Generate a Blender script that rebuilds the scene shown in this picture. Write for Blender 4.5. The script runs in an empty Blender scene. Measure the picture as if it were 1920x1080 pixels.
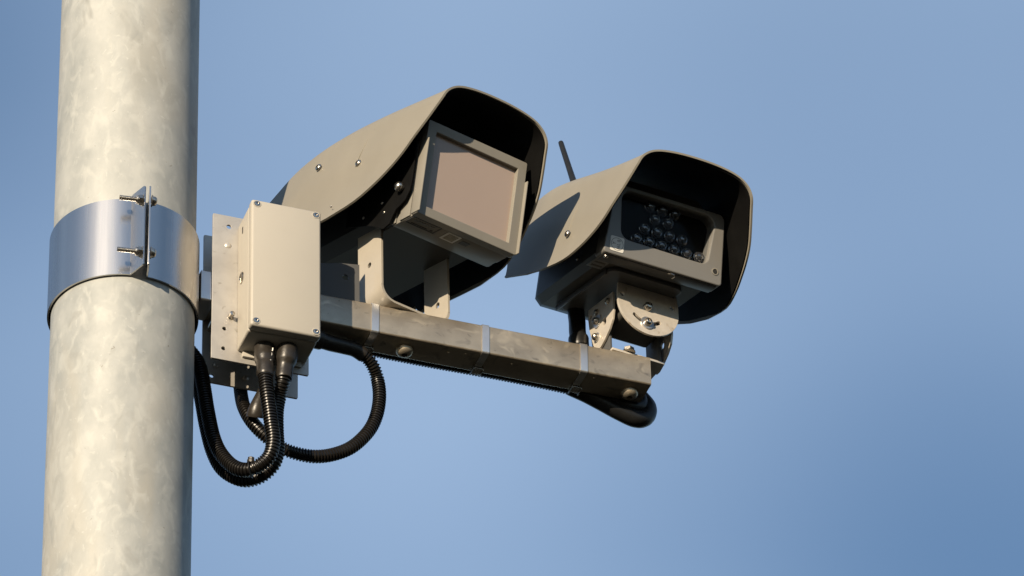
import bpy, bmesh, math, random
from math import sin, cos, tan, pi, radians
from mathutils import Matrix, Vector

SC = bpy.context.scene
COL = SC.collection
random.seed(4)

# ------------------------------------------------------------------ camera
cd = bpy.data.cameras.new('camera')
cam = bpy.data.objects.new('camera', cd)
COL.objects.link(cam)
cd.sensor_width = 36.0
cd.lens = 36.0 * 10350.0 / 1920.0
cd.clip_start, cd.clip_end = 0.1, 20000.0
PITCH, ROLL = radians(37.0), radians(1.58)
f_ = Vector((0, cos(PITCH), sin(PITCH)))
r0, u0 = Vector((1, 0, 0)), Vector((0, -sin(PITCH), cos(PITCH)))
r_ = cos(ROLL) * r0 - sin(ROLL) * u0
u_ = sin(ROLL) * r0 + cos(ROLL) * u0
cm = Matrix.Identity(4)
for i in range(3):
    cm[i][0], cm[i][1], cm[i][2] = r_[i], u_[i], -f_[i]
cm[2][3] = 1.6
cam.matrix_world = cm
SC.camera = cam

# ------------------------------------------------------------------ sky and sun
SUN_AZ, SUN_EL = 204.0, 12.5
wd = bpy.data.worlds.new('World')
SC.world = wd
wd.use_nodes = True
nt = wd.node_tree
nt.nodes.clear()
out = nt.nodes.new('ShaderNodeOutputWorld')
bg = nt.nodes.new('ShaderNodeBackground')
sky = nt.nodes.new('ShaderNodeTexSky')
sky.sky_type = 'NISHITA'
sky.sun_disc = False
sky.sun_elevation = radians(SUN_EL)
sky.sun_rotation = radians(SUN_AZ)
sky.altitude = 0
sky.air_density = 1.0
sky.dust_density = 0.1
sky.ozone_density = 2.6
bg.inputs['Strength'].default_value = 0.085
tc = nt.nodes.new('ShaderNodeTexCoord')
mp = nt.nodes.new('ShaderNodeMapping')
mp.inputs['Scale'].default_value = (4.5, 4.5, 7.0)
mp.inputs['Location'].default_value = (14.56, 19.79, -8.1)
ns = nt.nodes.new('ShaderNodeTexNoise')
ns.inputs['Scale'].default_value = 0.8
ns.inputs['Detail'].default_value = 2.0
ns.inputs['Roughness'].default_value = 0.5
rp = nt.nodes.new('ShaderNodeMapRange')
rp.inputs['From Min'].default_value = 0.35
rp.inputs['From Max'].default_value = 0.7
rp.inputs['To Min'].default_value = 0.0
rp.inputs['To Max'].default_value = 0.55
mx = nt.nodes.new('ShaderNodeMixRGB')
mx.inputs['Color2'].default_value = (3.45, 4.6, 6.3, 1)      # thin veil of high cloud
L_ = nt.links.new
L_(tc.outputs['Generated'], mp.inputs['Vector'])
L_(mp.outputs['Vector'], ns.inputs['Vector'])
L_(ns.outputs['Fac'], rp.inputs['Value'])
L_(rp.outputs['Result'], mx.inputs['Fac'])
L_(sky.outputs['Color'], mx.inputs['Color1'])
L_(mx.outputs['Color'], bg.inputs['Color'])
L_(bg.outputs['Background'], out.inputs['Surface'])

sd = bpy.data.lights.new('sun', 'SUN')
sd.energy = 5.0
sd.angle = radians(0.53)
sd.color = (1.0, 0.83, 0.61)
sun = bpy.data.objects.new('sun', sd)
COL.objects.link(sun)
a_, e_ = radians(SUN_AZ), radians(SUN_EL)
sdir = Vector((sin(a_) * cos(e_), cos(a_) * cos(e_), sin(e_)))
sun.rotation_euler = sdir.to_track_quat('Z', 'Y').to_euler()
sun.location = (0, 0, 30)

vs = SC.view_settings
vs.view_transform = 'Standard'
vs.look = 'None'
vs.exposure = 0.82
vs.gamma = 1.0
vs.use_curve_mapping = False
SC.render.engine = 'CYCLES'
SC.cycles.max_bounces = 8

# ------------------------------------------------------------------ frames
def mat4(x, y, z, o):
    m = Matrix.Identity(4)
    for i in range(3):
        m[i][0], m[i][1], m[i][2], m[i][3] = x[i], y[i], z[i], o[i]
    return m

def azv(deg):
    a = radians(deg)
    return Vector((sin(a), cos(a), 0))

A = Vector((-0.65460348, 7.42083762, 7.23039378))      # pole axis at clamp height
Z = Vector((0, 0, 1))
FA = mat4(azv(69.6), azv(159.6), Z, A)                  # along the arm, towards the street side, up

def cam_frame(psi, dl, o):
    F = cos(radians(dl)) * azv(psi) - sin(radians(dl)) * Z
    R = azv(psi - 90)
    U = sin(radians(dl)) * azv(psi) + cos(radians(dl)) * Z
    return mat4(R, F, U, o)

F1 = cam_frame(142, 13, FA @ Vector((0.56770, 0.16010, 0.21380)))
F2 = cam_frame(151.5, 13.5, FA @ Vector((0.92260, 0.17170, 0.20700)))
B1 = mat4(azv(52), azv(142), Z, FA @ Vector((0.501, -0.0034, 0.0295)))
B2 = mat4(azv(61.5), azv(151.5), Z, FA @ Vector((0.911, -0.0034, 0.0295)))

# ------------------------------------------------------------------ object helpers
W = {}

def thing(name, label, cat, origin, group=None):
    o = bpy.data.objects.new(name, None)
    COL.objects.link(o)
    o.empty_display_size = 0.05
    o.location = origin
    W[o] = Matrix.Translation(origin)
    o['label'], o['category'] = label, cat
    if group:
        o['group'] = group
    return o

def finish(me, smooth=32):
    me.polygons.foreach_set('use_smooth', [True] * len(me.polygons))
    me.set_sharp_from_angle(angle=radians(smooth))
    me.update()

def link(name, me, mat, parent=None, world=None):
    """link mesh data as one object; world = its world matrix (shared data), None = data already in world space"""
    if mat and not me.materials:
        me.materials.append(mat)
    o = bpy.data.objects.new(name, me)
    COL.objects.link(o)
    if parent is not None:
        o.parent = parent
        PM = W[parent]
    else:
        PM = Matrix.Identity(4)
    if world is None:
        me.transform(PM.inverted())
        W[o] = PM
    else:
        o.matrix_basis = PM.inverted() @ world
        W[o] = world
    return o

class MB:
    """collects closed shapes given in a frame, in world space"""
    def __init__(s, F=None):
        s.bm = bmesh.new()
        s.F = F or Matrix.Identity(4)

    def _add(s, verts, faces):
        vs_ = [s.bm.verts.new(s.F @ Vector(v)) for v in verts]
        fs = []
        for f in faces:
            try:
                fs.append(s.bm.faces.new([vs_[i] for i in f]))
            except ValueError:
                pass
        return vs_, fs

    def box(s, a, b, bev=0.0, seg=2, M=None):
        (x0, y0, z0), (x1, y1, z1) = a, b
        vv = [(x, y, z) for x in (x0, x1) for y in (y0, y1) for z in (z0, z1)]
        if M is not None:
            vv = [M @ Vector(v) for v in vv]
        v_, f_2 = s._add(vv, [(0, 1, 3, 2), (4, 6, 7, 5), (0, 4, 5, 1), (2, 3, 7, 6), (0, 2, 6, 4), (1, 5, 7, 3)])
        if bev:
            es = list({e for f in f_2 for e in f.edges})
            bmesh.ops.bevel(s.bm, geom=es, offset=bev, segments=seg, profile=0.5, affect='EDGES', clamp_overlap=True)
        return s

    def loft(s, rings, close=True, caps=True):
        """rings: lists of equal length of points"""
        n = len(rings[0])
        vv = [p for r in rings for p in r]
        ff = []
        for i in range(len(rings) - 1):
            for j in range(n):
                k = (j + 1) % n
                ff.append((i * n + j, i * n + k, (i + 1) * n + k, (i + 1) * n + j))
        if caps:
            ff.append(tuple(range(n)))
            ff.append(tuple(range((len(rings) - 1) * n, len(rings) * n)))
        s._add(vv, ff)
        return s

    def lathe(s, prof, o, ax, n=24):
        """prof: (radius, height) list along axis"""
        o, ax = Vector(o), Vector(ax).normalized()
        e1 = ax.orthogonal().normalized()
        e2 = ax.cross(e1)
        rings = []
        for r, h in prof:
            rings.append([o + ax * h + (e1 * cos(2 * pi * j / n) + e2 * sin(2 * pi * j / n)) * max(r, 1e-5) for j in range(n)])
        return s.loft(rings)

    def cyl(s, p0, p1, r0, r1=None, n=20, ch=0.0):
        p0, p1 = Vector(p0), Vector(p1)
        r1 = r0 if r1 is None else r1
        h = (p1 - p0).length
        if ch:
            pr = [(r0 - ch, 0), (r0, ch), (r1, h - ch), (r1 - ch, h)]
        else:
            pr = [(r0, 0), (r1, h)]
        return s.lathe(pr, p0, p1 - p0, n)

    def tube(s, pts, rad, n=14):
        """pts: dense centre line; rad: radius or list"""
        P = [Vector(p) for p in pts]
        rings, e = [], None
        for i, p in enumerate(P):
            t = (P[min(i + 1, len(P) - 1)] - P[max(i - 1, 0)]).normalized()
            if e is None:
                e = t.orthogonal().normalized()
            e = (e - t * e.dot(t)).normalized()
            b = t.cross(e)
            r = rad[i] if isinstance(rad, list) else rad
            rings.append([p + (e * cos(2 * pi * j / n) + b * sin(2 * pi * j / n)) * r for j in range(n)])
        return s.loft(rings)

    def mesh(s, me):
        b2 = bmesh.new()
        b2.from_mesh(me)
        mm = {v: s.bm.verts.new(v.co) for v in b2.verts}
        for f in b2.faces:
            s.bm.faces.new([mm[v] for v in f.verts])
        b2.free()
        return s

    def data(s, name, smooth=32):
        bmesh.ops.recalc_face_normals(s.bm, faces=s.bm.faces)
        me = bpy.data.meshes.new(name)
        s.bm.to_mesh(me)
        s.bm.free()
        finish(me, smooth)
        return me

    def obj(s, name, mat, parent=None, smooth=32):
        return link(name, s.data(name, smooth), mat, parent)

def circ(cx, cy, r, n=24):
    return [(cx + r * cos(2 * pi * i / n), cy + r * sin(2 * pi * i / n)) for i in range(n)]

def rrect(x0, x1, y0, y1, r, n=6):
    o = []
    for cx, cy, a in ((x1 - r, y1 - r, 0), (x0 + r, y1 - r, 90), (x0 + r, y0 + r, 180), (x1 - r, y0 + r, 270)):
        for k in range(n + 1):
            t = radians(a + 90 * k / n)
            o.append((cx + r * cos(t), cy + r * sin(t)))
    return o

def sheet(F, x, y, z, t):
    """frame for a plate: 2D axes x, y given in frame F, thickness along z starting at t (vectors in F)"""
    return F @ mat4(Vector(x), Vector(y), Vector(z), Vector(t))

def plate(outline, holes, t, M, bev=0.0004):
    """plate of thickness t with real holes, standing from z=0 to z=t of M; returns world mesh data"""
    cu = bpy.data.curves.new('plate', 'CURVE')
    cu.dimensions = '2D'
    cu.fill_mode = 'BOTH'
    cu.extrude = t / 2 - bev
    cu.bevel_depth = bev
    cu.bevel_resolution = 1
    for pts in [outline] + holes:
        sp = cu.splines.new('POLY')
        sp.points.add(len(pts) - 1)
        for p, q in zip(sp.points, pts):
            p.co = (q[0], q[1], 0, 1)
        sp.use_cyclic_u = True
    ob = bpy.data.objects.new('plate', cu)
    me = bpy.data.meshes.new_from_object(ob)
    bpy.data.objects.remove(ob)
    bpy.data.curves.remove(cu)
    me.materials.clear()
    bm = bmesh.new()
    bm.from_mesh(me)
    bmesh.ops.remove_doubles(bm, verts=bm.verts, dist=1e-6)
    for v in bm.verts:
        v.co = M @ (v.co + Vector((0, 0, t / 2)))
    bmesh.ops.recalc_face_normals(bm, faces=bm.faces)
    bm.to_mesh(me)
    bm.free()
    finish(me, 14)
    return me

def text_mesh(s, size, M, ex=0.00015):
    cu = bpy.data.curves.new('t', 'FONT')
    cu.body = s
    cu.size = size
    cu.align_x = 'CENTER'
    cu.align_y = 'CENTER'
    cu.extrude = ex
    ob = bpy.data.objects.new('t', cu)
    me = bpy.data.meshes.new_from_object(ob)
    bpy.data.objects.remove(ob)
    bpy.data.curves.remove(cu)
    me.materials.clear()
    me.transform(M)
    return me

def spline(pts, step=0.0015):
    """Catmull-Rom through pts, resampled evenly"""
    P = [Vector(p) for p in pts]
    P = [2 * P[0] - P[1]] + P + [2 * P[-1] - P[-2]]
    dense = []
    for i in range(1, len(P) - 2):
        a, b, c, d = P[i - 1], P[i], P[i + 1], P[i + 2]
        for k in range(24):
            t = k / 24
            dense.append(0.5 * ((2 * b) + (c - a) * t + (2 * a - 5 * b + 4 * c - d) * t * t + (3 * b - a - 3 * c + d) * t ** 3))
    dense.append(P[-2])
    o, acc = [dense[0]], 0.0
    for p, q in zip(dense, dense[1:]):
        seg = (q - p).length
        while acc + seg >= step:
            k = (step - acc) / seg
            p = p.lerp(q, k)
            o.append(p)
            seg = (q - p).length
            acc = 0.0
        acc += seg
    return o

def axis_frame(o, ax, up=(0, 0, 1)):
    z = Vector(ax).normalized()
    x = Vector(up).cross(z)
    if x.length < 1e-4:
        x = Vector((1, 0, 0)).cross(z)
    x.normalize()
    return mat4(x, z.cross(x), z, Vector(o))

def fpos(F, p):
    return F @ Vector(p)

def fdir(F, d):
    return (F.to_3x3() @ Vector(d)).normalized()

# ------------------------------------------------------------------ materials
def node_mat(name, base, rough=0.5, metal=0.0, var=0.12, scale=30.0, stretch=(1, 1, 1), base2=None, detail=5.0,
             rvar=0.08, bump=0.0, bscale=None, spec=0.5, speck=None, coat=0.0):
    m = bpy.data.materials.new(name)
    m.use_nodes = True
    t = m.node_tree
    b = t.nodes['Principled BSDF']
    b.inputs['Metallic'].default_value = metal
    b.inputs['Specular IOR Level'].default_value = spec
    b.inputs['Coat Weight'].default_value = coat
    co = t.nodes.new('ShaderNodeTexCoord')
    mpn = t.nodes.new('ShaderNodeMapping')
    mpn.inputs['Scale'].default_value = stretch
    t.links.new(co.outputs['Object'], mpn.inputs['Vector'])
    n = t.nodes.new('ShaderNodeTexNoise')
    n.inputs['Scale'].default_value = scale
    n.inputs['Detail'].default_value = detail
    n.inputs['Roughness'].default_value = 0.6
    t.links.new(mpn.outputs['Vector'], n.inputs['Vector'])
    cr = t.nodes.new('ShaderNodeValToRGB')
    b2 = base2 or tuple(c * (1 - var) for c in base)
    cr.color_ramp.elements[0].position = 0.32
    cr.color_ramp.elements[1].position = 0.68
    cr.color_ramp.elements[0].color = (*b2, 1)
    cr.color_ramp.elements[1].color = (*base, 1)
    t.links.new(n.outputs['Fac'], cr.inputs['Fac'])
    colout = cr.outputs['Color']
    if speck:
        for (sc, lo, hi, colr, st) in speck:
            n2 = t.nodes.new('ShaderNodeTexNoise')
            n2.inputs['Scale'].default_value = sc
            n2.inputs['Detail'].default_value = 3
            n2.inputs['Distortion'].default_value = 0.8
            m2 = t.nodes.new('ShaderNodeMapping')
            m2.inputs['Scale'].default_value = st
            m2.inputs['Rotation'].default_value = (0.3, 0.2, 0.5)
            t.links.new(co.outputs['Object'], m2.inputs['Vector'])
            t.links.new(m2.outputs['Vector'], n2.inputs['Vector'])
            mr = t.nodes.new('ShaderNodeMapRange')
            mr.inputs['From Min'].default_value = lo
            mr.inputs['From Max'].default_value = hi
            t.links.new(n2.outputs['Fac'], mr.inputs['Value'])
            mix = t.nodes.new('ShaderNodeMixRGB')
            mix.inputs['Color2'].default_value = (*colr, 1)
            t.links.new(mr.outputs['Result'], mix.inputs['Fac'])
            t.links.new(colout, mix.inputs['Color1'])
            colout = mix.outputs['Color']
    t.links.new(colout, b.inputs['Base Color'])
    mr = t.nodes.new('ShaderNodeMapRange')
    mr.inputs['To Min'].default_value = max(0.02, rough - rvar)
    mr.inputs['To Max'].default_value = rough + rvar
    t.links.new(n.outputs['Fac'], mr.inputs['Value'])
    t.links.new(mr.outputs['Result'], b.inputs['Roughness'])
    if bump:
        nb = t.nodes.new('ShaderNodeTexNoise')
        nb.inputs['Scale'].default_value = bscale or scale * 6
        nb.inputs['Detail'].default_value = 4
        t.links.new(mpn.outputs['Vector'], nb.inputs['Vector'])
        bp = t.nodes.new('ShaderNodeBump')
        bp.inputs['Strength'].default_value = bump
        bp.inputs['Distance'].default_value = 0.001
        t.links.new(nb.outputs['Fac'], bp.inputs['Height'])
        t.links.new(bp.outputs['Normal'], b.inputs['Normal'])
    return m

M = {}
M['galv'] = node_mat('galvanised_steel', (0.315, 0.322, 0.311), 0.60, 0.13, base2=(0.225, 0.237, 0.232), scale=17, stretch=(1, 1, 0.6), rvar=0.12, bump=0.08, bscale=110, spec=0.35,
                     speck=[(6, 0.50, 0.75, (0.30, 0.285, 0.245), (1, 1, 0.35)), (40, 0.50, 0.86, (0.365, 0.37, 0.35), (1, 1, 0.6)), (80, 0.64, 0.86, (0.38, 0.385, 0.365), (1, 1, 0.9)), (30, 0.60, 0.80, (0.215, 0.22, 0.21), (1, 1, 0.5)), (150, 0.72, 0.78, (0.15, 0.14, 0.12), (1, 1, 1))])
M['stainless'] = node_mat('stainless_band', (0.528, 0.520, 0.512), 0.27, 1.0, var=0.06, scale=40, stretch=(1, 1, 0.05), rvar=0.03,
                          speck=[(55, 0.72, 0.78, (0.34, 0.32, 0.30), (1, 1, 1))])
M['bolt'] = node_mat('bolt_steel', (0.480, 0.448, 0.400), 0.28, 1.0, var=0.2, scale=300)
M['zinc'] = node_mat('zinc_plate', (0.4536, 0.4307, 0.3915), 0.42, 0.5, base2=(0.3753, 0.3524, 0.3213), scale=24, rvar=0.07, bump=0.06,
                     speck=[(60, 0.64, 0.74, (0.28, 0.26, 0.22), (1, 1, 1))])
M['yoke'] = node_mat('yoke_steel', (0.5899, 0.5353, 0.4599), 0.42, 0.4, base2=(0.5032, 0.4599, 0.3939), scale=60, rvar=0.06, bump=0.05, speck=[(35, 0.62, 0.80, (0.33, 0.26, 0.185), (1, 1, 1))])
M['arm'] = node_mat('stained_steel', (0.43, 0.375, 0.295), 0.38, 0.72, base2=(0.30, 0.255, 0.195), scale=16, stretch=(0.7, 1, 1), rvar=0.1, bump=0.04,
                    speck=[(30, 0.56, 0.72, (0.54, 0.46, 0.34), (0.7, 0.9, 1)), (45, 0.60, 0.78, (0.15, 0.135, 0.115), (0.6, 0.8, 1.1)), (120, 0.70, 0.78, (0.12, 0.105, 0.09), (1, 1, 1))])
M['tie'] = node_mat('tie_steel', (0.60, 0.60, 0.60), 0.33, 0.85, var=0.08, scale=60, rvar=0.05)
M['hood'] = node_mat('grey_beige_paint', (0.1950, 0.1810, 0.1500), 0.46, 0.0, var=0.10, scale=9, stretch=(1, 1, 0.5), rvar=0.05, bump=0.03, bscale=600, spec=0.15,
                     speck=[(45, 0.70, 0.78, (0.15, 0.14, 0.118), (1, 1, 1))])
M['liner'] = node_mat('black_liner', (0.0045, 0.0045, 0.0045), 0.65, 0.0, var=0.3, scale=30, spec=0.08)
M['frame'] = node_mat('frame_paint', (0.1888, 0.1779, 0.1545), 0.38, 0.0, var=0.05, scale=20, rvar=0.05, bump=0.02, bscale=500, spec=0.2)
M['box'] = node_mat('box_paint', (0.3262, 0.3067, 0.2689), 0.45, 0.0, var=0.035, scale=9, rvar=0.05, bump=0.03, bscale=700, spec=0.25)
M['bezel'] = node_mat('bezel_paint', (0.165, 0.160, 0.150), 0.34, 0.15, var=0.05, scale=20, rvar=0.05, spec=0.3)
M['bracket'] = node_mat('bracket_steel', (0.36, 0.33, 0.28), 0.36, 0.15, var=0.06, scale=30, rvar=0.05, bump=0.04, spec=0.4)
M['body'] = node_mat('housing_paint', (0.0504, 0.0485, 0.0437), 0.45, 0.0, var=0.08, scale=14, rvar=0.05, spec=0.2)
M['grey'] = node_mat('grey_paint', (0.0720, 0.0720, 0.0720), 0.4, 0.0, var=0.06, scale=20, rvar=0.05, spec=0.2)
M['glass'] = node_mat('tinted_filter', (0.305, 0.242, 0.205), 0.22, 0.0, var=0.03, scale=6, rvar=0.02, coat=0.3, spec=0.3)
M['black'] = node_mat('black_plastic', (0.0112, 0.0112, 0.0112), 0.38, 0.0, var=0.3, scale=60, spec=0.3)
M['conduit'] = node_mat('conduit_plastic', (0.0090, 0.0078, 0.0066), 0.34, 0.0, var=0.35, scale=40, rvar=0.08, spec=0.35)
M['shrink'] = node_mat('heat_shrink', (0.0245, 0.0210, 0.0175), 0.36, 0.0, var=0.4, scale=45, rvar=0.08, bump=0.5, bscale=110, spec=0.35)
M['socket'] = node_mat('dark_socket', (0.03, 0.028, 0.025), 0.5, 0.3, var=0.2, scale=200)
M['sticker'] = node_mat('white_sticker', (0.560, 0.546, 0.504), 0.5, 0.0, var=0.05, scale=90)
M['ink'] = node_mat('black_ink', (0.03, 0.028, 0.025), 0.6, 0.0, var=0.2, scale=90)
M['pale'] = node_mat('faded_print', (0.30, 0.27, 0.20), 0.6, 0.0, var=0.5, scale=260)
M['lens'] = node_mat('led_lens', (0.035, 0.034, 0.036), 0.16, 0.0, var=0.4, scale=200, rvar=0.05, spec=0.9, coat=1.0)
M['mark'] = node_mat('dark_label', (0.10, 0.10, 0.095), 0.4, 0.0, var=0.15, scale=80)
M['ground'] = node_mat('verge_ground', (0.0156, 0.0156, 0.0072), 0.9, 0.0, base2=(0.0189, 0.0137, 0.0091), scale=0.6, spec=0.2)

pn = bpy.data.materials.new('clear_pane')
pn.use_nodes = True
t = pn.node_tree
t.nodes.clear()
o_ = t.nodes.new('ShaderNodeOutputMaterial')
tr = t.nodes.new('ShaderNodeBsdfTransparent')
tr.inputs['Color'].default_value = (0.93, 0.94, 0.95, 1)
gl = t.nodes.new('ShaderNodeBsdfGlossy')
gl.inputs['Roughness'].default_value = 0.03
fr = t.nodes.new('ShaderNodeFresnel')
fr.inputs['IOR'].default_value = 1.12
ms = t.nodes.new('ShaderNodeMixShader')
t.links.new(fr.outputs['Fac'], ms.inputs['Fac'])
t.links.new(tr.outputs['BSDF'], ms.inputs[1])
t.links.new(gl.outputs['BSDF'], ms.inputs[2])
t.links.new(ms.outputs['Shader'], o_.inputs['Surface'])
M['pane'] = pn

# ------------------------------------------------------------------ shared small hardware (z axis out of the surface)
def dome_screw_data(name, r, h, sock=0.45, n=20):
    b = MB()
    pr = [(r, 0), (r, h * 0.15), (r * 0.97, h * 0.4), (r * 0.85, h * 0.68), (r * 0.68, h * 0.87), (r * sock, h), (r * sock * 0.92, h * 0.55)]
    b.lathe(pr, (0, 0, 0), (0, 0, 1), n)
    me = b.data(name, 40)
    return me

SCREW = dome_screw_data('screw', 1.0, 0.75)
SCREW.materials.append(M['bolt'])
SOCKET = MB().cyl((0, 0, 0.40), (0, 0, 0.44), 0.40, n=6).data('socket')
SOCKET.materials.append(M['socket'])

def screw(name, parent, pos, ax, r, k=1.0):
    w = axis_frame(pos, ax) @ Matrix.Diagonal((r, r, r * k, 1))
    o = link(name, SCREW, None, parent, w)
    link('socket', SOCKET, None, o, w)
    return o

# ------------------------------------------------------------------ ground (below the frame, lights the undersides)
g = MB()
g.loft([[(x * 6000, y * 6000, z) for x, y in ((-1, -1), (1, -1), (1, 1), (-1, 1))] for z in (-0.5, 0.0)])
go = g.obj('ground', M['ground'])
go['kind'] = 'structure'
go['label'] = 'grassy verge at the foot of the pole'

# ------------------------------------------------------------------ pole
pb = MB()
pr = []
for k in range(0, 31):
    h = 9.6 * k / 30
    pr.append((0.1208 - 0.0000 * h, h))
pb.lathe(pr, (A.x, A.y, 0), (0, 0, 1), 96)
pole = pb.obj('steel_pole', M['galv'])
pole['label'] = 'thick round galvanised steel pole with mottled pale surface'
pole['category'] = 'pole'

# ------------------------------------------------------------------ clamp band round the pole
clamp = thing('pole_clamp', 'shiny stainless steel band clamped round the pole, bolted at the front', 'clamp', FA @ Vector((0, 0, 0)))
RI, TH, W0, W1 = 0.1240, 0.0030, -0.082, 0.0755
PA, PB = radians(-9.7), radians(1.6)

def band_arc(p0, p1, n):
    rings = []
    for k in range(n + 1):
        p = p0 + (p1 - p0) * k / n
        ring = []
        for r, z in ((RI, W0), (RI + TH, W0), (RI + TH, W1), (RI, W1)):
            ring.append((r * sin(p), r * cos(p), z))
        rings.append(ring)
    return rings

b = MB(FA)
rg = band_arc(PB, PB + radians(360) + (PA - PB), 150)
b.loft(rg)
b.obj('band', M['stainless'], clamp)

def flange(pr_, pt, shift, holes_w):
    # thin ear running from the band end outwards
    a = Vector((pr_[0], pr_[1], 0))
    c = Vector((pt[0], pt[1], 0))
    d = (c - a)
    ln = d.length
    d.normalize()
    nrm = Vector((-d.y, d.x, 0)) * shift
    Mx = FA @ mat4(d, Vector((0, 0, 1)), nrm, a)
    hz = [circ(ln * 0.68, w, 0.0055, 16) for w in holes_w]
    return plate(rrect(0, ln, W0, W1 + 0.008, 0.003, 3), hz, 0.003, Mx)

rr = RI + TH
link('flange', flange((rr * sin(PA) , rr * cos(PA) - 0.002), (-0.0085, 0.157), 1, (0.056, -0.053)), M['stainless'], clamp)
link('flange', flange((rr * sin(PB) + 0.0005, rr * cos(PB) - 0.002), (-0.0035, 0.160), -1, (0.056, -0.053)), M['stainless'], clamp)

def threaded(bm, p0, p1, r, pitch=0.0016, n=14):
    p0, p1 = Vector(p0), Vector(p1)
    h = (p1 - p0).length
    pr, z, k = [], 0.0, 0
    while z < h:
        pr.append((r if k % 2 else r * 0.84, z))
        z += pitch / 2
        k += 1
    pr.append((r * 0.7, h))
    bm.lathe(pr, p0, p1 - p0, n)

for wz, uend in ((0.056, -0.052), (-0.053, -0.054)):
    ax = Vector((-1, -0.12, 0)).normalized()
    o0 = Vector((0.004, 0.1545, wz))
    b = MB(FA)
    b.lathe([(0.0085, 0), (0.0085, 0.0012), (0.0078, 0.0045), (0.006, 0.0066), (0.0035, 0.0075)], o0, -ax, 20)
    b.lathe([(0.0105, 0), (0.0105, 0.0014)], o0 + ax * 0.0005, ax, 20)
    bo = b.obj('bolt', M['bolt'], clamp)
    b = MB(FA)
    threaded(b, o0 + ax * 0.012, o0 + ax * (0.004 - uend), 0.0044)
    b.obj('threaded_end', M['bolt'], bo)
    b = MB(FA)
    b.lathe([(0.0098, 0), (0.0098, 0.0015)], o0 + ax * 0.0150, ax, 20)
    b.cyl(o0 + ax * 0.0170, o0 + ax * 0.0235, 0.0086, n=6, ch=0.0005)
    b.lathe([(0.0075, 0), (0.0078, 0.0015), (0.006, 0.004)], o0 + ax * 0.0237, ax, 16)
    b.obj('nut', M['bolt'], bo)

# ------------------------------------------------------------------ arm
arm = thing('support_arm', 'square steel tube arm stained brown, running out from the pole under both cameras', 'bracket arm', FA @ Vector((0.127, 0, 0)))
b = MB(FA)
wt = 0.004
outl = lambda h, r: rrect(-h, h, -h, h, r, 3)
ro, ri = outl(0.0295, 0.0035), outl(0.0255, 0.001)
rings = []
for u in (0.127, 0.3, 0.5, 0.7, 0.9395):
    rings.append([(u, p[0], p[1]) for p in ro])
for u in (0.9395, 0.7, 0.5, 0.3, 0.127):
    rings.append([(u, p[0], p[1]) for p in ri])
rings.append(rings[0])
b.loft(rings, caps=False)
bmesh.ops.remove_doubles(b.bm, verts=b.bm.verts, dist=1e-6)
b.obj('square_tube', M['arm'], arm)
for u, v in ((0.5008, -0.0045), (0.911, -0.0035)):
    w = axis_frame(fpos(FA, (u, v, -0.0295)), (0, 0, -1))
    b = MB(FA)
    b.lathe([(0.0156, 0), (0.0156, 0.001), (0.0149, 0.0045), (0.0128, 0.0080), (0.0095, 0.0105), (0.0052, 0.0115), (0.0048, 0.007)], (u, v, -0.0297), (0, 0, -1), 28)
    bo = b.obj('bolt', M['arm'], arm)
    b = MB(FA)
    b.cyl((u, v, -0.0362), (u, v, -0.0372), 0.0047, n=6)
    b.obj('socket', M['socket'], bo)
for u, v in ((0.575, 0.010), (0.605, 0.015), (0.690, 0.012), (0.838, 0.016)):
    b = MB(FA)
    b.lathe([(0.0030, 0), (0.0027, 0.0008), (0.0016, 0.0014)], (u, v, -0.0296), (0, 0, -1), 12)
    b.obj('rivet', M['arm'], arm)

b = MB(FA)
st_o, st_i = outl(0.0307, 0.003), outl(0.0297, 0.003)
b.loft([[(u, p[0], p[1]) for p in st_o] for u in (0.1275, 0.1510)] + [[(u, p[0], p[1]) for p in st_i] for u in (0.1510, 0.1275)] + [[(0.1275, p[0], p[1]) for p in st_o]], caps=False)
bmesh.ops.remove_doubles(b.bm, verts=b.bm.verts, dist=1e-6)
b.obj('end_sleeve', M['tie'], arm)

# cable ties
for u, wh in ((0.437, 'below the left leg of the larger bracket'), (0.6365, 'at the middle of the arm between the two cameras'), (0.816, 'near its outer end, below the small camera')):
    tie = thing('cable_tie', 'steel strap round the square arm ' + wh, 'cable tie', fpos(FA, (u, 0, 0)), 'steel straps round the arm')
    b = MB(FA)
    rings = []
    ob, ib = rrect(-0.0312, 0.0312, -0.0310, 0.0310, 0.004, 3), rrect(-0.0303, 0.0303, -0.0300, 0.0300, 0.0037, 3)
    # strap loop, leaning slightly
    for du, pts in ((-0.0064, ob), (0.0064, ob), (0.0064, ib), (-0.0064, ib), (-0.0064, ob)):
        rings.append([(u + du + p[1] * 0.02, p[0], p[1]) for p in pts])
    b.loft(rings, caps=False)
    bmesh.ops.remove_doubles(b.bm, verts=b.bm.verts, dist=1e-6)
    st = b.obj('strap', M['tie'], tie)
    b = MB(FA)
    b.box((u - 0.0085, -0.026, -0.0365), (u + 0.0085, -0.010, -0.0312), 0.0015)
    b.box((u - 0.0065, -0.012, -0.0378), (u + 0.0065, -0.006, -0.0368), 0.0004)
    b.box((u - 0.0095, -0.029, -0.0385), (u - 0.0075, -0.008, -0.0312), 0.0006)
    b.box((u + 0.0075, -0.029, -0.0385), (u + 0.0095, -0.008, -0.0312), 0.0006)
    b.obj('buckle', M['bolt'], tie)

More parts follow.
